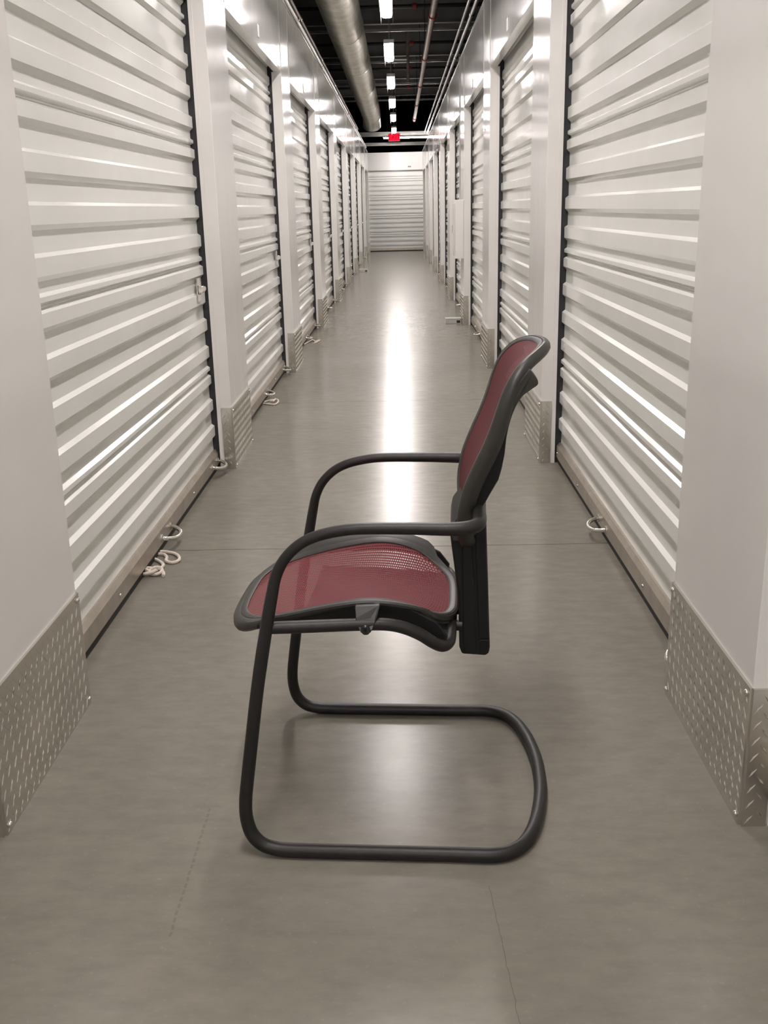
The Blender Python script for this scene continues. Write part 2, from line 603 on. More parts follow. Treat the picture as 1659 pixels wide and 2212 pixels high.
def latch_parts(sx):
    pl = MB()
    pl.box(min(0, sx * 0.004), max(0, sx * 0.004), -0.045, 0.03, -0.055, 0.05)
    pl.box(min(0, sx * 0.012), max(0, sx * 0.012), -0.045, 0.03, -0.062, -0.055)
    body = MB()
    body.lathe((sx * 0.016, -0.03, 0.0), (0, 1, 0), [(0, 0.015), (0.002, 0.017), (0.03, 0.017), (0.034, 0.013), (0.066, 0.013), (0.070, 0.010)], 16)
    body.lathe((sx * 0.002, -0.018, -0.012), (sx, 0, 0), [(0, 0.012), (0.01, 0.012), (0.013, 0.008)], 12)
    return pl.mesh('latch_plate', 'chrome'), body.mesh('lock_barrel', 'chrome', True)


door_no = 0


def build_doors(side):
    global door_no
    X = XL if side < 0 else XR
    Y0 = Y0L if side < 0 else Y0R
    sx = 1 if side < 0 else -1
    width = PITCH - PIER_W
    ov = 0.0
    sheets = [sheet_mesh(a, b, width - 2 * ov, sx).mesh('curtain_sheet', 'curtain') for a, b in zip(SEAMS, SEAMS[1:])]
    prof = [(0.0, 0.030), (0.008, 0.030), (0.008, 0.086), (-0.004, 0.103), (-0.03, 0.103), (-0.03, 0.030)]
    me_bar = MB().prism([(sx * x, z) for x, z in prof], 'y', 0, width).mesh('bottom_bar', 'bar')
    me_seal = MB().prism([(sx * x, z) for x, z in [(-0.022, 0.0), (0.0, 0.0), (0.004, 0.012), (0.004, 0.031), (-0.022, 0.031)]],
                         'y', 0, width).mesh('rubber_seal', 'black')
    me_h = handle_mesh(sx)
    me_lp, me_lb = latch_parts(sx)
    ordn = ['first', 'second', 'third', 'fourth', 'fifth', 'sixth', 'seventh', 'eighth', 'ninth', 'tenth', 'eleventh', 'twelfth', 'thirteenth']
    for p in range(-4, 9):
        door_no += 1
        ya = Y0 + PITCH * p + PIER_W
        lab = 'white corrugated roll-up door on the %s side, %s from the far cross wall' % ('air duct' if side < 0 else 'sprinkler pipe', ordn[8 - p])
        d = empty('door_%d' % door_no, (X - sx * 0.088, ya, 0), 0, lab, 'door', kind='structure')
        for me in sheets:
            link('curtain_sheet', me, d, (0, ov, 0))
        bar = link('bottom_bar', me_bar, d)
        link('rubber_seal', me_seal, d)
        if p < 5:
            nb = 5
            for i in range(nb):
                b = link('bolt', ME_BOLT, bar, (sx * 0.008, 0.02 + (width - 0.04) * i / (nb - 1) * 1.0 if 0 < i < nb - 1 else (0.03 if i == 0 else width - 0.03), 0.055))
                if side > 0:
                    b.rotation_euler.z = math.pi
        link('pull_handle', me_h, d, (sx * 0.008, width * 0.525, 0.052))
        link('pull_handle', me_h, d, (sx * 0.008, (width - 0.10) if side < 0 else 0.10, 0.052))
        yl = width - 0.15 if side < 0 else 0.15
        lp = link('latch_plate', me_lp, d, (sx * 0.001, yl, 0.895))
        lb = link('lock_barrel', me_lb, lp)


build_doors(-1)
build_doors(1)

# ------------------------------------------------------------------ far cross wall with its door
we = empty('wall_back', (0, END_Y, 0), 0, 'white cross wall closing the far end of the corridor', 'wall', kind='structure')
EL, ER = -0.879, 0.777
for a, b in ((-4.2, EL), (ER, 4.2)):
    MB().box(a, b, 0, 0.06, 0, 2.775).build('wall_panel', 'pier', we)
hb = MB().box(EL + 0.0015, ER - 0.0015, 0, 0.06, 2.285, 2.775).build('header_panel', 'white', we)
pq = MB().box(0.275, 0.375, -0.006, 0, 2.350, 2.400).build('number_plaque', 'plaque', we)
MB().box(0.283, 0.322, -0.0075, -0.006, 2.358, 2.392).build('plaque_mark', 'plaquegrey', pq)
MB().box(0.330, 0.368, -0.0075, -0.006, 2.358, 2.392).build('plaque_mark', 'plaquegrey', pq)
de = empty('door_%d' % (door_no + 1), ((EL + ER) / 2, END_Y + 0.05, 0), 0,
           'white corrugated roll-up door closing the far end of the corridor', 'door', kind='structure')
hw = (ER - EL) / 2


def end_sheet(z0, z1):
    prof = curtain_profile(z0, z1)
    n = len(prof)
    vs = [(x, d, z) for x in (-hw, hw) for z, d in prof]
    return MB().add(vs, [(i, i + 1, n + i + 1, n + i) for i in range(n - 1)])


for a, b in zip(SEAMS, SEAMS[1:]):
    end_sheet(a, b).build('curtain_sheet', 'curtain', de)
MB().box(-hw, hw, -0.008, 0.03, 0.03, 0.1).build('bottom_bar', 'bar', de)
MB().box(-hw, hw, 0.0, 0.03, 0.0, 0.03).build('rubber_seal', 'black', de)

# side runs of the cross corridor and the closing wall behind the viewpoint
wf = MB().box(-4.2, 4.2, -11.1, -11.0, 0, 4.75).build('wall_front', 'pier')
tag(wf, 'white wall closing the corridor behind the viewpoint', 'wall', kind='structure')

# ------------------------------------------------------------------ ceiling: ribbed deck and beams
ce = empty('ceiling', (0, 0, 4.75), 0, 'dark ribbed steel roof deck above the corridor', 'ceiling', kind='structure')
prof = []
x = -4.2
while x < 4.2:
    prof += [(x, 0), (x + 0.075, 0), (x + 0.088, 0.045), (x + 0.137, 0.045)]
    x += 0.15
n = len(prof)
vs = [(px, y, pz) for y in (-11.1, 40.0) for px, pz in prof]
MB().add(vs, [(i, i + 1, n + i + 1, n + i) for i in range(n - 1)]).build('roof_deck', 'deck', ce)
mb = MB()
mb.box(-4.2, 4.2, -0.006, 0.006, -0.60, -0.01); mb.box(-4.2, 4.2, -0.06, 0.06, -0.01, 0.0); mb.box(-4.2, 4.2, -0.06, 0.06, -0.61, -0.60)
me_beam = mb.mesh('joist', 'beam')
mb = MB(); mb.tube([(-4.2, 0, 0), (4.2, 0, 0)], 0.02, 10)
me_strut = MB().box(-4.2, 4.2, -0.02, 0.02, -0.02, 0.02).mesh('strut_rail', 'conduit')
BARS = [17.8 + 3.66 * k for k in range(-7, 4)]
for yb in BARS:
    link('joist', me_beam, ce, (0, yb + 0.30, 0))
for k, yb in enumerate(BARS[::-1]):
    s_ = link('strut_rail', me_strut, None, (0, yb, 4.0))
    tag(s_, 'galvanised strut rail crossing under the joists, %s from the far cross wall' % ORD[k], 'rail', 'strut rails under the ceiling')
for k, yb in enumerate(BARS[::-1]):
    bp = empty('branch_pipe', (0, yb - 0.45, 4.27))
    tag(bp, 'black sprinkler branch pipe with red couplings, %s from the far cross wall' % ORD[k], 'pipe', 'sprinkler branch pipes')
    MB().tube([(-4.2, 0, 0), (4.2, 0, 0)], 0.03, 10).build('pipe', 'darkpipe', bp, True)
    for xx in (0.30, 0.62):
        MB().lathe((xx - 0.04, 0, 0), (1, 0, 0), [(0, 0.036), (0.01, 0.046), (0.07, 0.046), (0.08, 0.036)], 12).build('coupling', 'red', bp, True)

# end beams of the cross corridor
o = MB().box(-4.2, 4.2, 29.22, 29.30, 2.885, 2.965).build('cross_beam', 'conduit')
tag(o, 'pale galvanised beam crossing the corridor below the exit sign', 'beam')
o = MB().box(-4.2, 4.2, 30.40, 30.46, 3.20, 3.32).build('cross_beam', 'conduit')
tag(o, 'grey beam crossing high above the far roll-up door', 'beam')
o = MB().box(-4.2, 4.2, 40.0, 40.06, 0, 4.8).build('wall_far', 'void')
tag(o, 'dark wall beyond the far units', 'wall', kind='structure')


# ------------------------------------------------------------------ lamps
def ceiling_light(x, y, z, label, group, length=1.24, along='y', drop=1.70, lens='led', added_skirts=True, off=''):
    e = empty('linear_ceiling_light' + off, (x, y, z), 0 if along == 'y' else math.pi / 2, label, 'light', group)
    MB().box(-0.060, 0.060, -length / 2 - 0.02, length / 2 + 0.02, 0.0, 0.045).build('housing', 'housing', e, bevel=0.004)
    for sg in ((-1, 1) if added_skirts else ()):
        MB().box(min(sg * 0.056, sg * 0.060), max(sg * 0.056, sg * 0.060), -length / 2 - 0.02, length / 2 + 0.02, -0.088, 0.0).build('added_skirt', 'guide', e)  # dark shields added to keep lamp light off the upper walls
    MB().prism([(-0.052, 0.0), (-0.044, -0.028), (-0.02, -0.034), (0.02, -0.034), (0.044, -0.028), (0.052, 0.0)], 'y', -length / 2, length / 2).build('lens' + off, lens, e)
    for yy in (-length / 2 + 0.1, length / 2 - 0.1):
        MB().tube([(0, yy, 0.045), (0, yy, drop)], 0.0025, 6).build('hanger_cable', 'conduit', e)
    return e


for k, yl in enumerate([25.9, 22.4, 19.35, 16.25, 13.2, 10.15, 7.10, 4.05, 1.0, -2.05, -5.1, -8.15]):
    ceiling_light(-0.085, yl, 3.05, 'glowing linear ceiling light, %s in line from the exit sign' % ORD[k], 'lights in line down the corridor', drop=1.70,
                  off='' if yl > 9 else '_offscreen')
ceiling_light(0.42, 29.45, 3.11, 'glowing linear light hung crosswise above the far roll-up door', None,
              length=1.62, along='x', drop=1.64, lens='ledfar', added_skirts=False)

# ------------------------------------------------------------------ exit sign
ex = empty('exit_sign', (-0.095, 28.4, 3.04), 0, 'glowing red EXIT sign hung below the last ceiling light', 'sign')
MB().box(-0.155, 0.155, -0.02, 0.02, -0.10, 0.10).build('housing', 'housing', ex, bevel=0.004)
MB().box(-0.147, 0.147, -0.024, -0.019, -0.092, 0.092).build('face', 'exitpanel', ex)
MB().tube([(0, 0, 0.10), (0, 0, 1.71)], 0.006, 8).build('stem', 'conduit', ex)
tcu = bpy.data.curves.new('exit_text', 'FONT')
tcu.body = 'EXIT'; tcu.size = 0.16; tcu.extrude = 0.0015; tcu.align_x = 'CENTER'; tcu.align_y = 'CENTER'
to = bpy.data.objects.new('tmp', tcu); COL.objects.link(to)
bpy.context.view_layer.update()
tme = bpy.data.meshes.new_from_object(to)
bpy.data.objects.remove(to, do_unlink=True)
tme.materials.clear(); tme.materials.append(M['exitletter'])
tl = link('lettering', tme, ex, (0, -0.0255, 0)); tl.rotation_euler.x = math.pi / 2

# ------------------------------------------------------------------ spiral duct
du = empty('spiral_duct', (-0.64, 0, 3.45), 0, 'big galvanised spiral air duct running along the ceiling', 'duct')
RD = 0.225
pts, rad = [], []
y = -10.9
step = 0.055
while y < 26.3:
    pts += [(0, y, 0), (0, y + step * 0.82, 0), (0, y + step * 0.88, 0), (0, y + step * 0.95, 0)]
    rad += [RD, RD, RD + 0.004, RD + 0.004]
    y += step
MB().tube(pts, rad, 28).build('duct_body', 'duct', du, True)
for yy in [1.0, 4.2, 7.4, 10.6, 13.8, 16.9, 19.9, 22.9, 25.6]:
    MB().lathe((0, yy, 0), (0, 1, 0), [(0, RD + 0.002), (0.005, RD + 0.010), (0.045, RD + 0.010), (0.05, RD + 0.002)], 28).build('joint_collar', 'duct', du, True)
el = [(0, 26.3 + 0.55 * math.sin(a), -0.55 * (1 - math.cos(a))) for a in [R(8 * k) for k in range(8)]]
MB().tube(el, RD, 28).build('elbow', 'duct', du, True)

# ------------------------------------------------------------------ sprinkler main, conduits
sm = empty('sprinkler_main', (0.455, 0, 3.5), 0, 'grey brown sprinkler main pipe with red clamps hung beside the lights', 'pipe')
MB().tube([(0, -10.9, 0), (0, 29.0, 0)], 0.042, 14).build('pipe', 'pipe', sm, True)
for yb in BARS:
    MB().lathe((0, yb - 0.62, 0), (0, 1, 0), [(0, 0.044), (0.012, 0.055), (0.075, 0.055), (0.09, 0.044)], 14).build('clamp', 'red', sm, True)
    MB().tube([(0, yb - 0.57, 0.04), (0, yb - 0.57, 1.25)], 0.006, 6).build('hanger_rod', 'darkpipe', sm)


def conduit(pts, r, label, boxes=(), rmat='conduit'):
    e = empty('conduit_run', pts[0], 0, label, 'conduit')
    p0 = Vector(pts[0])
    MB().tube([Vector(p) - p0 for p in pts], r, 10).build('conduit', rmat, e, True)
    for yy in boxes:
        MB().lathe((0, yy - p0.y, 0), (0, 1, 0), [(0, r), (0.005, r * 1.35), (0.055, r * 1.35), (0.06, r)], 10).build('coupling', 'chrome', e, True)
    return e


BX = [6.5, 9.6, 12.6, 15.7, 18.7, 21.8, 24.8]
conduit([(0.74, -10.9, 3.2), (0.74, 29.0, 3.2)], 0.016, 'slim high conduit closest to the sprinkler main pipe', BX)
conduit([(0.80, -10.9, 3.16), (0.80, 28.6, 3.16)], 0.022, 'mid-size high conduit just below and beside the slim one', [b - 1.1 for b in BX])
conduit([(0.755, -10.9, 2.84), (0.755, 29.0, 2.84)], 0.03, 'thick conduit low over the wall top on the sprinkler pipe side', [b + .7 for b in BX])
conduit([(-0.885, -10.9, 2.84), (-0.885, 29.0, 2.84)], 0.028, 'thick conduit low over the wall top on the air duct side', BX)
conduit([(-1.05, -10.9, 3.24), (-1.05, 28.0, 3.24)], 0.022, 'dark brown conduit hung under the air duct, beyond the wall top', [b - .6 for b in BX], 'pipe')

# short drop pipe with tee behind the lights
dp = empty('drop_pipe', (0.20, 19.0, 3.62), 0, 'short hanging pipe drop between the lights and the sprinkler main', 'pipe')
MB().tube([(0, 0, 1.14), (0, 0, -0.28)], 0.028, 10).build('pipe', 'pipe', dp, True)
MB().tube([(-0.30, 0, 0.10), (0.0, 0, 0.10)], 0.022, 10).build('cross_pipe', 'conduit', dp, True)

# ------------------------------------------------------------------ things on walls and floor
cb = empty('wall_cabinet', (XR, 10.96, 0.70), 0, 'slim white cabinet fixed to a pier above the silver floor box', 'cabinet')
MB().box(-0.092, 0.0, 0.0, 0.36, 0.0, 0.60).build('body', 'cabinet', cb, bevel=0.004)
MB().box(-0.100, -0.093, 0.01, 0.35, 0.05, 0.56).build('door', 'cabinet', cb, bevel=0.002)
MB().box(-0.108, -0.100, 0.30, 0.325, 0.26, 0.34).build('handle', 'chrome', cb)
MB().tube([(-0.03, 0.18, 0.60), (-0.03, 0.18, 2.0)], 0.008, 8).build('conduit', 'conduit', cb, True)


def trap(x, y, rz, label):
    e = empty('metal_trap_box', (x, y, 0), rz, label, 'box')
    MB().prism([(-0.085, 0), (0.085, 0), (0.085, 0.03), (0.075, 0.05), (-0.075, 0.05), (-0.085, 0.03)], 'y', -0.06, 0.06).build('body', 'trap', e, bevel=0.003)
    MB().box(-0.088, 0.088, -0.064, 0.064, 0.05, 0.058).build('lid', 'trap', e, bevel=0.002)
    MB().box(0.035, 0.075, -0.0635, -0.058, 0.008, 0.036).build('entrance', 'black', e)
    return e


trap(0.578, 11.16, 0.0, 'low silver metal box on the floor below the white wall cabinet')
trap(-0.745, 20.85, 0.0, 'small pale metal box on the floor against the air duct side wall')


def rope(paths, label, knot=None):
    o_ = paths[0][0]
    e = empty('pull_rope', (o_[0], o_[1], 0), 0, label, 'rope')
    for pth in paths:
        pp = crom([(x - o_[0], y - o_[1], z) for x, y, z in pth], 6)
        MB().tube(pp, 0.0062, 8).build('cord', 'rope', e, True)
    if knot:
        kx, ky, kz = knot
        pp = []
        for k in range(40):
            a = 2 * math.pi * k / 40
            r_ = 0.016 + 0.008 * math.cos(3 * a)
            pp.append((kx - o_[0] + r_ * 1.5 * math.cos(2 * a), ky - o_[1] + r_ * 1.5 * math.sin(2 * a), kz + 0.006 * math.sin(3 * a)))
        MB().tube(pp, 0.0062, 8, closed=True).build('knot', 'rope', e, True)
    return e


z_ = 0.0064
rope([[(-0.928, 3.555, z_), (-0.905, 3.552, z_), (-0.868, 3.530, z_), (-0.842, 3.490, z_), (-0.836, 3.448, z_), (-0.855, 3.428, z_),
       (-0.880, 3.448, z_), (-0.888, 3.490, z_), (-0.905, 3.520, z_), (-0.928, 3.528, z_)],
      [(-0.934, 3.478, z_), (-0.905, 3.445, z_), (-0.882, 3.405, z_), (-0.884, 3.368, z_), (-0.905, 3.350, z_ + .004)],
      [(-0.905, 3.350, z_ + .004), (-0.885, 3.345, z_ + .01), (-0.862, 3.318, z_ + .004), (-0.856, 3.292, z_)]],
     'frayed white pull rope with a loop and a knot under the door nearest the chair', (-0.902, 3.322, z_ + 0.008))
rope([[(-0.930, 6.60, z_), (-0.905, 6.64, z_), (-0.875, 6.69, z_), (-0.845, 6.67, z_), (-0.832, 6.58, z_), (-0.845, 6.50, z_), (-0.885, 6.52, z_), (-0.93, 6.545, z_)],
      [(-0.89, 6.62, z_), (-0.872, 6.655, z_ + .004), (-0.855, 6.63, z_ + .012), (-0.865, 6.57, z_ + .008)]],
     'white pull rope curled in one small closed loop by a door')
rope([[(-0.930, 9.55, z_), (-0.895, 9.75, z_), (-0.873, 9.86, z_), (-0.85, 9.80, z_), (-0.835, 9.73, z_), (-0.815, 9.83, z_), (-0.802, 9.86, z_), (-0.805, 9.77, z_),
       (-0.83, 9.66, z_), (-0.845, 9.62, z_)]],
     'white pull rope trailing out in a loose zigzag by a door')

# ------------------------------------------------------------------ the chair
ch = empty('side_chair', (0.02, 1.975, 0), R(-3.3),
           'black tubular cantilever side chair with burgundy mesh seat and back standing in the corridor', 'chair')
half = [(0.2715, 0.0, 0.0145, 0.0145), (0.268, 0.08, 0.0145, 0.0145), (0.252, 0.175, 0.0145, 0.0145), (0.228, 0.243, 0.0145, 0.0145),
        (0.198, 0.279, 0.0145, 0.0145), (0.160, 0.293, 0.0145, 0.0145), (0.10, 0.2935, 0.0145, 0.0145), (-0.10, 0.2935, 0.0145, 0.0145),
        (-0.235, 0.2935, 0.0147, 0.0145), (-0.272, 0.293, 0.0175, 0.0143), (-0.298, 0.292, 0.0265, 0.014), (-0.3175, 0.291, 0.049, 0.0137),
        (-0.326, 0.290, 0.085, 0.0133), (-0.3255, 0.289, 0.124, 0.0131), (-0.3185, 0.288, 0.175, 0.013), (-0.306, 0.286, 0.256, 0.0128),
        (-0.291, 0.283, 0.352, 0.0126), (-0.2765, 0.280, 0.432, 0.0125), (-0.2625, 0.276, 0.503, 0.0121), (-0.2525, 0.273, 0.551, 0.0115),
        (-0.243, 0.271, 0.588, 0.0108), (-0.226, 0.270, 0.620, 0.0104), (-0.199, 0.2685, 0.647, 0.0103), (-0.167, 0.268, 0.6635, 0.0104),
        (-0.128, 0.268, 0.6735, 0.0106), (-0.085, 0.268, 0.6785, 0.0108), (0.0, 0.268, 0.679, 0.0113), (0.075, 0.268, 0.678, 0.0125),
        (0.108, 0.262, 0.678, 0.013), (0.126, 0.246, 0.679, 0.0132), (0.131, 0.222, 0.680, 0.0132), (0.131, 0.17, 0.681, 0.0132), (0.131, 0.10, 0.681, 0.0132)]
fr = [(x, -v, z, r) for x, v, z, r in half[::-1]] + half[1:]
fr = crom(fr, 5)
MB().tube([p[:3] for p in fr], [p[3] for p in fr], 20).build('tube_frame', 'tube', ch, True)
# seat carrying tubes
st = [(-0.268, -0.270, 0.483, 0.0118), (-0.20, -0.262, 0.483, 0.0122), (-0.10, -0.250, 0.483, 0.0122), (-0.045, -0.243, 0.481, 0.0122), (-0.010, -0.238, 0.472, 0.0122),
      (0.020, -0.232, 0.456, 0.0122), (0.043, -0.224, 0.437, 0.0122), (0.060, -0.212, 0.424, 0.0122), (0.072, -0.190, 0.420, 0.0122), (0.076, -0.15, 0.422, 0.0122), (0.077, 0.0, 0.424, 0.0122)]
st = st + [(x, -v, z, r) for x, v, z, r in st[-2::-1]]
st = crom(st, 5)
MB().tube([p[:3] for p in st], [p[3] for p in st], 18).build('seat_tube', 'tube', ch, True)

# seat: rim outline in plan, height over (x, v)
SX, SA, SB = -0.137, 0.213, 0.178      # mesh centre x, half depth, half width
ZE = [(-0.40, 0.418), (-0.345, 0.446), (-0.30, 0.458), (-0.26, 0.470), (-0.16, 0.4945), (-0.075, 0.506), (0.0, 0.494), (0.05, 0.466), (0.085, 0.446), (0.12, 0.430)]
ZC = [(-0.40, 0.425), (-0.345, 0.450), (-0.28, 0.464), (-0.16, 0.472), (-0.08, 0.469), (0.0, 0.458), (0.06, 0.447), (0.12, 0.434)]


def seat_z(x, v):
    t = min(1.15, abs(v) / SB)
    return smooth_table(x, ZC) * (1 - t * t) + smooth_table(x, ZE) * t * t


def sell(t, n=3.9):
    c, s_ = math.cos(t), math.sin(t)
    f = (abs(c) ** n + abs(s_) ** n) ** (-1 / n)
    return f * c, f * s_


NT = 120
outl = []
for k in range(NT):
    a, b = sell(2 * math.pi * k / NT)
    wv = SB * (1.0 - 0.05 * max(0, a))
    outl.append((SX + SA * a, wv * b))
# mesh surface: concentric rings
vs, fs = [], []
RINGS = 14
for i in range(RINGS + 1):
    s_ = i / RINGS
    for x, v in outl:
        px_, pv = SX + (x - SX) * s_ * 1.01, v * s_ * 1.01
        vs.append((px_, pv, seat_z(px_, pv) - 0.002))
for i in range(RINGS):
    for k in range(NT):
        l = (k + 1) % NT
        fs.append((i * NT + k, i * NT + l, (i + 1) * NT + l, (i + 1) * NT + k))
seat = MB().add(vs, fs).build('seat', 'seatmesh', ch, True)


def sidef(x, v):
    """1 on the wide side flanges, 0 on the front and rear rim"""
    if abs(v) < 0.12:
        return 0.0
    f = lerp_table(x, [(-0.40, 0.0), (-0.335, 0.25), (-0.27, 1.0), (0.018, 1.0), (0.030, 0.35), (0.075, 0.0), (0.2, 0.0)])
    return f * min(1.0, (abs(v) - 0.12) / 0.04)


def rim(outl, prof_f, name, m, parent):
    n = len(outl)
    vs, fs = [], []
    q = 0
    for k in range(n):
        x, v = outl[k]
        x0, v0 = outl[k - 1]; x1, v1 = outl[(k + 1) % n]
        t = Vector((x1 - x0, v1 - v0)); t.normalize()
        nx, nv = t.y, -t.x
        if nx * (x - SX) + nv * v < 0:
            nx, nv = -nx, -nv
        prof = prof_f(x, v)
        q = len(prof)
        for o_, h in prof:
            xx, vv = x + nx * o_, v + nv * o_
            drop = 0.0
            if nx < -0.3:                     # waterfall front keeps falling outward
                drop = -0.45 * o_ * min(1.0, -nx)
            vs.append((xx, vv, seat_z(x, v) + drop + h))
    for k in range(n):
        l = (k + 1) % n
        for j in range(q):
            j2 = (j + 1) % q
            fs.append((k * q + j, k * q + j2, l * q + j2, l * q + j))
    return MB().add(vs, fs).build(name, m, parent, True)


def inner_prof(x, v):
    w_ = 0.011 + 0.003 * sidef(x, v)
    r_ = 0.004 * sidef(x, v)
    return [(-0.004, 0.0), (0.001, 0.0030), (w_ - 0.001, 0.0022 + r_), (w_, -0.003), (-0.004, -0.005)]


def outer_prof(x, v):
    f = sidef(x, v)
    front = 1.0 if x < -0.28 else 0.0
    w_ = 0.017 + 0.009 * front * (1 - f) + 0.027 * f
    up_ = 0.013 * f
    th = 0.013 * (1 - f) + 0.0075 * f + 0.007 * front * (1 - f)
    i_ = 0.0115 + 0.003 * f
    return [(i_ - 0.002, 0.0005 + 0.3 * up_), (i_ + 0.001, 0.0022 + 0.35 * up_), ((i_ + w_) / 2, 0.0015 + 0.70 * up_), (w_ - 0.003, 0.0004 + up_), (w_, -0.003 + up_),
            (w_, -0.003 - th * 0.6 + up_), (w_ - 0.004, -0.003 - th + up_), ((i_ + w_) / 2, -0.006 - th + 0.5 * up_), (i_ - 0.003, -0.006 - th * 0.7)]


rim(outl, inner_prof, 'inner_rim', 'plastic', seat)
rim(outl, outer_prof, 'seat_rim', 'plastic', ch)
# under-seat carrier shell, and dark sheets added for the shaded side gaps
MB().prism([(-0.22, 0.444), (-0.10, 0.440), (0.0, 0.430), (0.055, 0.418), (0.075, 0.418), (0.075, 0.432), (0.0, 0.442), (-0.10, 0.450), (-0.22, 0.452)], 'y', -0.16, 0.16).build('under_seat_support', 'blackplastic', ch, bevel=0.004)
for e in (-1, 1):
    top = [(x, lerp_table(x, ZE) + 0.004) for x in (-0.30, -0.26, -0.20, -0.16, -0.12, -0.075, -0.04, 0.0, 0.025, 0.05)]
    bot = [(0.072, 0.440), (0.066, 0.424), (0.035, 0.440), (0.0, 0.462), (-0.04, 0.474), (-0.16, 0.472), (-0.24, 0.464), (-0.30, 0.452)]
    a_, b_ = sorted((e * 0.198, e * 0.207))
    MB().prism(top + bot, 'y', a_, b_).build('added_skirt', 'blackplastic', ch, bevel=0.002)  # black sheet added so the gap below the rim looks shaded
# side brackets with bolt
for e in (-1, 1):
    pl = [(-0.104, 0.512), (-0.056, 0.514), (-0.060, 0.499), (-0.069, 0.480), (-0.071, 0.474), (-0.077, 0.468), (-0.085, 0.468), (-0.091, 0.474), (-0.093, 0.480), (-0.100, 0.499)]
    mb = MB()
    n = len(pl)
    vs = [(x, e * (0.2265 + min(0.0395, max(0, 0.513 - z) * 2.0)), z) for x, z in pl] + [(x, e * (0.2165 + min(0.0395, max(0, 0.513 - z) * 2.0)), z) for x, z in pl]
    mb.add(vs, [tuple(range(n)), tuple(range(n, 2 * n))] + [(i, (i + 1) % n, n + (i + 1) % n, n + i) for i in range(n)])
    br = mb.build('seat_bracket', 'plastic', ch, bevel=0.003)
    MB().lathe((-0.081, e * 0.2665, 0.4795), (0, e, 0), [(-0.004, 0.0085), (0.002, 0.0085), (0.004, 0.007), (0.004, 0.0035), (0.001, 0.003)], 18).build('bolt', 'cap', br, True)

# spine behind the back
spn = [(0.080, 0.632), (0.076, 0.612), (0.079, 0.585), (0.0915, 0.482), (0.0935, 0.372), (0.099, 0.356), (0.147, 0.353), (0.154, 0.358), (0.156, 0.372),
       (0.1535, 0.44), (0.1475, 0.62), (0.145, 0.70), (0.118, 0.70), (0.100, 0.66)]
sp = MB().prism(spn, 'y', -0.105, 0.105).build('spine', 'blackplastic', ch, bevel=0.005)
for e in (-1, 1):
    a, b = sorted((e * 0.104, e * 0.1085))
    MB().prism([(0.100, 0.592), (0.1185, 0.592), (0.1255, 0.470), (0.1285, 0.362), (0.106, 0.362), (0.1015, 0.376), (0.101, 0.470)], 'y', a, b).build('side_panel', 'blackplastic', sp, bevel=0.0018)
    MB().prism([(0.1225, 0.690), (0.143, 0.690), (0.1455, 0.62), (0.151, 0.44), (0.153, 0.394), (0.1335, 0.394), (0.1305, 0.47)], 'y', a, b).build('rear_panel', 'blackplastic', sp, bevel=0.0018)
    MB().prism([(0.134, 0.390), (0.1535, 0.390), (0.1535, 0.372), (0.147, 0.358), (0.136, 0.358)], 'y', a, b).build('end_cap', 'blackplastic', sp, bevel=0.0018)
    MB().prism([(0.082, 0.628), (0.100, 0.632), (0.110, 0.628), (0.104, 0.610), (0.104, 0.601), (0.081, 0.603), (0.079, 0.612)], 'y', a, e * 0.112 if e > 0 else b - 0.0075).build('clamp_block', 'plastic', sp, bevel=0.003)
    MB().prism([(0.112, 0.634), (0.126, 0.634), (0.127, 0.612), (0.107, 0.612)], 'y', a, b).build('clamp_wedge', 'plastic', sp, bevel=0.002)
MB().tube([(0.070, -0.10, 0.418), (0.100, -0.10, 0.418)], 0.011, 12).build('link_pin', 'blackplastic', sp, True)
MB().tube([(0.070, 0.10, 0.418), (0.100, 0.10, 0.418)], 0.011, 12).build('link_pin', 'blackplastic', sp, True)
MB().box(0.082, 0.096, -0.06, 0.06, 0.424, 0.434).build('link_bar', 'blackplastic', sp, bevel=0.003)

# backrest
BX_ = [(0.56, 0.098), (0.60, 0.091), (0.64, 0.088), (0.67, 0.0895), (0.70, 0.0955), (0.72, 0.1005), (0.74, 0.108), (0.77, 0.121), (0.805, 0.1375), (0.83, 0.1475),
       (0.856, 0.1565), (0.88, 0.164), (0.91, 0.1745), (0.93, 0.184), (0.955, 0.2015), (0.970, 0.220), (0.985, 0.244), (1.0, 0.268), (1.03, 0.31)]


def back_w(z):
    return lerp_table(z, [(0.56, 0.148), (0.66, 0.152), (0.74, 0.158), (0.82, 0.168), (0.92, 0.180), (1.1, 0.18)])


def back_x(v, z):
    return smooth_table(z, BX_) + 0.35 * (0.18 ** 2 - min(0.2, abs(v)) ** 2) * 1.0


ZLO, ZHI = 0.605, 0.977
bo = []
NB = 140
for k in range(NB):
    t = 2 * math.pi * k / NB
    c, s_ = math.cos(t), math.sin(t)
    n = 4.4 if s_ > 0 else 4.5
    f = (abs(c) ** n + abs(s_) ** n) ** (-1 / n)
    zc, hz = 0.80, (ZHI - 0.80) if s_ > 0 else (0.80 - ZLO)
    z = zc + hz * f * s_
    v = back_w(z) * f * c
    bo.append((v, z))
# drop the upper corners so the head of the back is a round arch
bo = [(v, z - 0.008 * max(0.0, (z - 0.90) / 0.07) * (abs(v) / 0.18) ** 2 - 0.05 * v * min(1.0, max(0.0, (z - 0.86) / 0.10))) for v, z in bo]
vs, fs = [], []
for i in range(RINGS + 1):
    s_ = i / RINGS
    for v, z in bo:
        vv, zz = v * s_ * 1.01, 0.79 + (z - 0.79) * s_ * 1.01
        vs.append((back_x(vv, zz), vv, zz))
for i in range(RINGS):
    for k in range(NB):
        l = (k + 1) % NB
        fs.append((i * NB + k, i * NB + l, (i + 1) * NB + l, (i + 1) * NB + k))
back = MB().add(vs, fs).build('backrest', 'backmesh', ch, True)


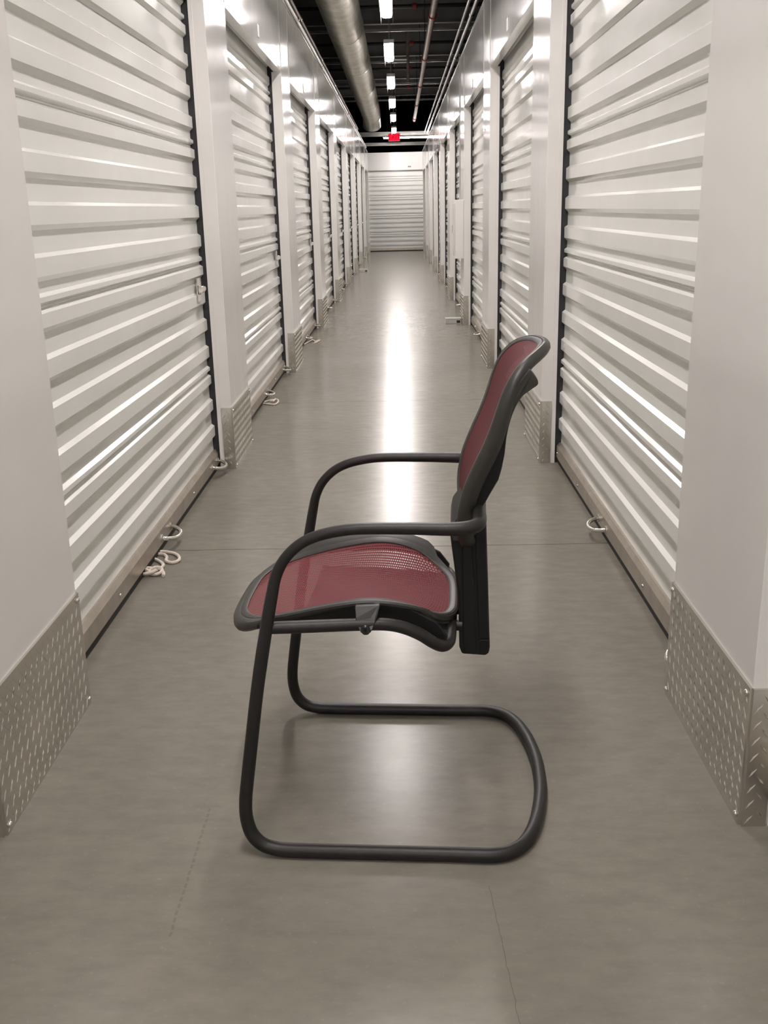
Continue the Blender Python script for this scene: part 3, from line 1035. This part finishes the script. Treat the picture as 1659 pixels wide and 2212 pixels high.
def back_rim(prof, name, m, parent, scale=lambda v, z: 1.0):
    n = len(bo); q = len(prof)
    vs, fs = [], []
    for k in range(n):
        v, z = bo[k]
        v0, z0 = bo[k - 1]; v1, z1 = bo[(k + 1) % n]
        t = Vector((v1 - v0, z1 - z0)); t.normalize()
        nv, nz = t.y, -t.x
        if nv * v + nz * (z - 0.8) < 0:
            nv, nz = -nv, -nz
        x = back_x(v, z)
        g = (back_x(v, z + 0.01) - back_x(v, z - 0.01)) / 0.02
        sc_ = scale(v, z)
        for o_, h in prof:
            o2, h2 = o_ * sc_, h * sc_
            # h runs along the surface normal (rearward), o outward in the surface
            ln = math.sqrt(1 + g * g)
            vs.append((x + (nz * o2) * g / ln * 1.0 + h2 / ln, v + nv * o2, z + nz * o2 / ln - h2 * g / ln))
    for k in range(n):
        l = (k + 1) % n
        for j in range(q):
            j2 = (j + 1) % q
            fs.append((k * q + j, k * q + j2, l * q + j2, l * q + j))
    return MB().add(vs, fs).build(name, m, parent, True)


def rim_scale(v, z):
    return lerp_table(z, [(0.5, 1.0), (0.82, 1.0), (0.93, 0.78), (0.96, 0.68), (1.1, 0.66)])


back_rim([(-0.004, -0.001), (0.002, -0.0035), (0.012, -0.0035), (0.015, 0.0), (0.012, 0.008), (-0.004, 0.006)], 'inner_rim', 'plastic', back, rim_scale)
back_rim([(0.0135, -0.001), (0.017, -0.0035), (0.023, -0.0015), (0.028, 0.006), (0.029, 0.014), (0.025, 0.023), (0.017, 0.028), (0.008, 0.026), (0.002, 0.018), (0.004, 0.006)],
         'back_frame', 'plastic', ch, rim_scale)
# rear cheeks (wing behind the upper frame running down into the black carrier)
def cheek(poly, e, off, th, name, m):
    n = len(poly)
    vs = [(x, e * (back_w(z) + off(x, z) + th / 2), z) for x, z in poly] + [(x, e * (back_w(z) + off(x, z) - th / 2), z) for x, z in poly]
    return MB().add(vs, [tuple(range(n)), tuple(range(n, 2 * n))] + [(i, (i + 1) % n, n + (i + 1) % n, n + i) for i in range(n)]).build(name, m, ch, bevel=0.003)


for e in (-1, 1):
    fin = crom([(0.219, 0.953), (0.226, 0.945), (0.2325, 0.935), (0.233, 0.926), (0.224, 0.918), (0.207, 0.903), (0.194, 0.880), (0.185, 0.852), (0.180, 0.825)], 4)
    fin += [(0.160, 0.822), (0.168, 0.850), (0.178, 0.880), (0.194, 0.920)]
    cheek(fin, e, lambda x, z: 0.006 + 0.35 * max(0.0, x - 0.205), 0.013, 'back_fin', 'plastic')
    low = [(0.184, 0.850), (0.180, 0.825), (0.1775, 0.795), (0.1725, 0.765), (0.1665, 0.742), (0.162, 0.736), (0.145, 0.702), (0.125, 0.668), (0.105, 0.655), (0.115, 0.70), (0.130, 0.745), (0.150, 0.80), (0.166, 0.848)]
    cheek(low, e, lambda x, z: 0.004, 0.020, 'back_wing', 'blackplastic')
MB().prism([(0.110, 0.66), (0.128, 0.672), (0.150, 0.705), (0.168, 0.737), (0.160, 0.738), (0.140, 0.712), (0.118, 0.69), (0.104, 0.67)], 'y', -0.15, 0.15).build('back_carrier', 'blackplastic', ch, bevel=0.003)
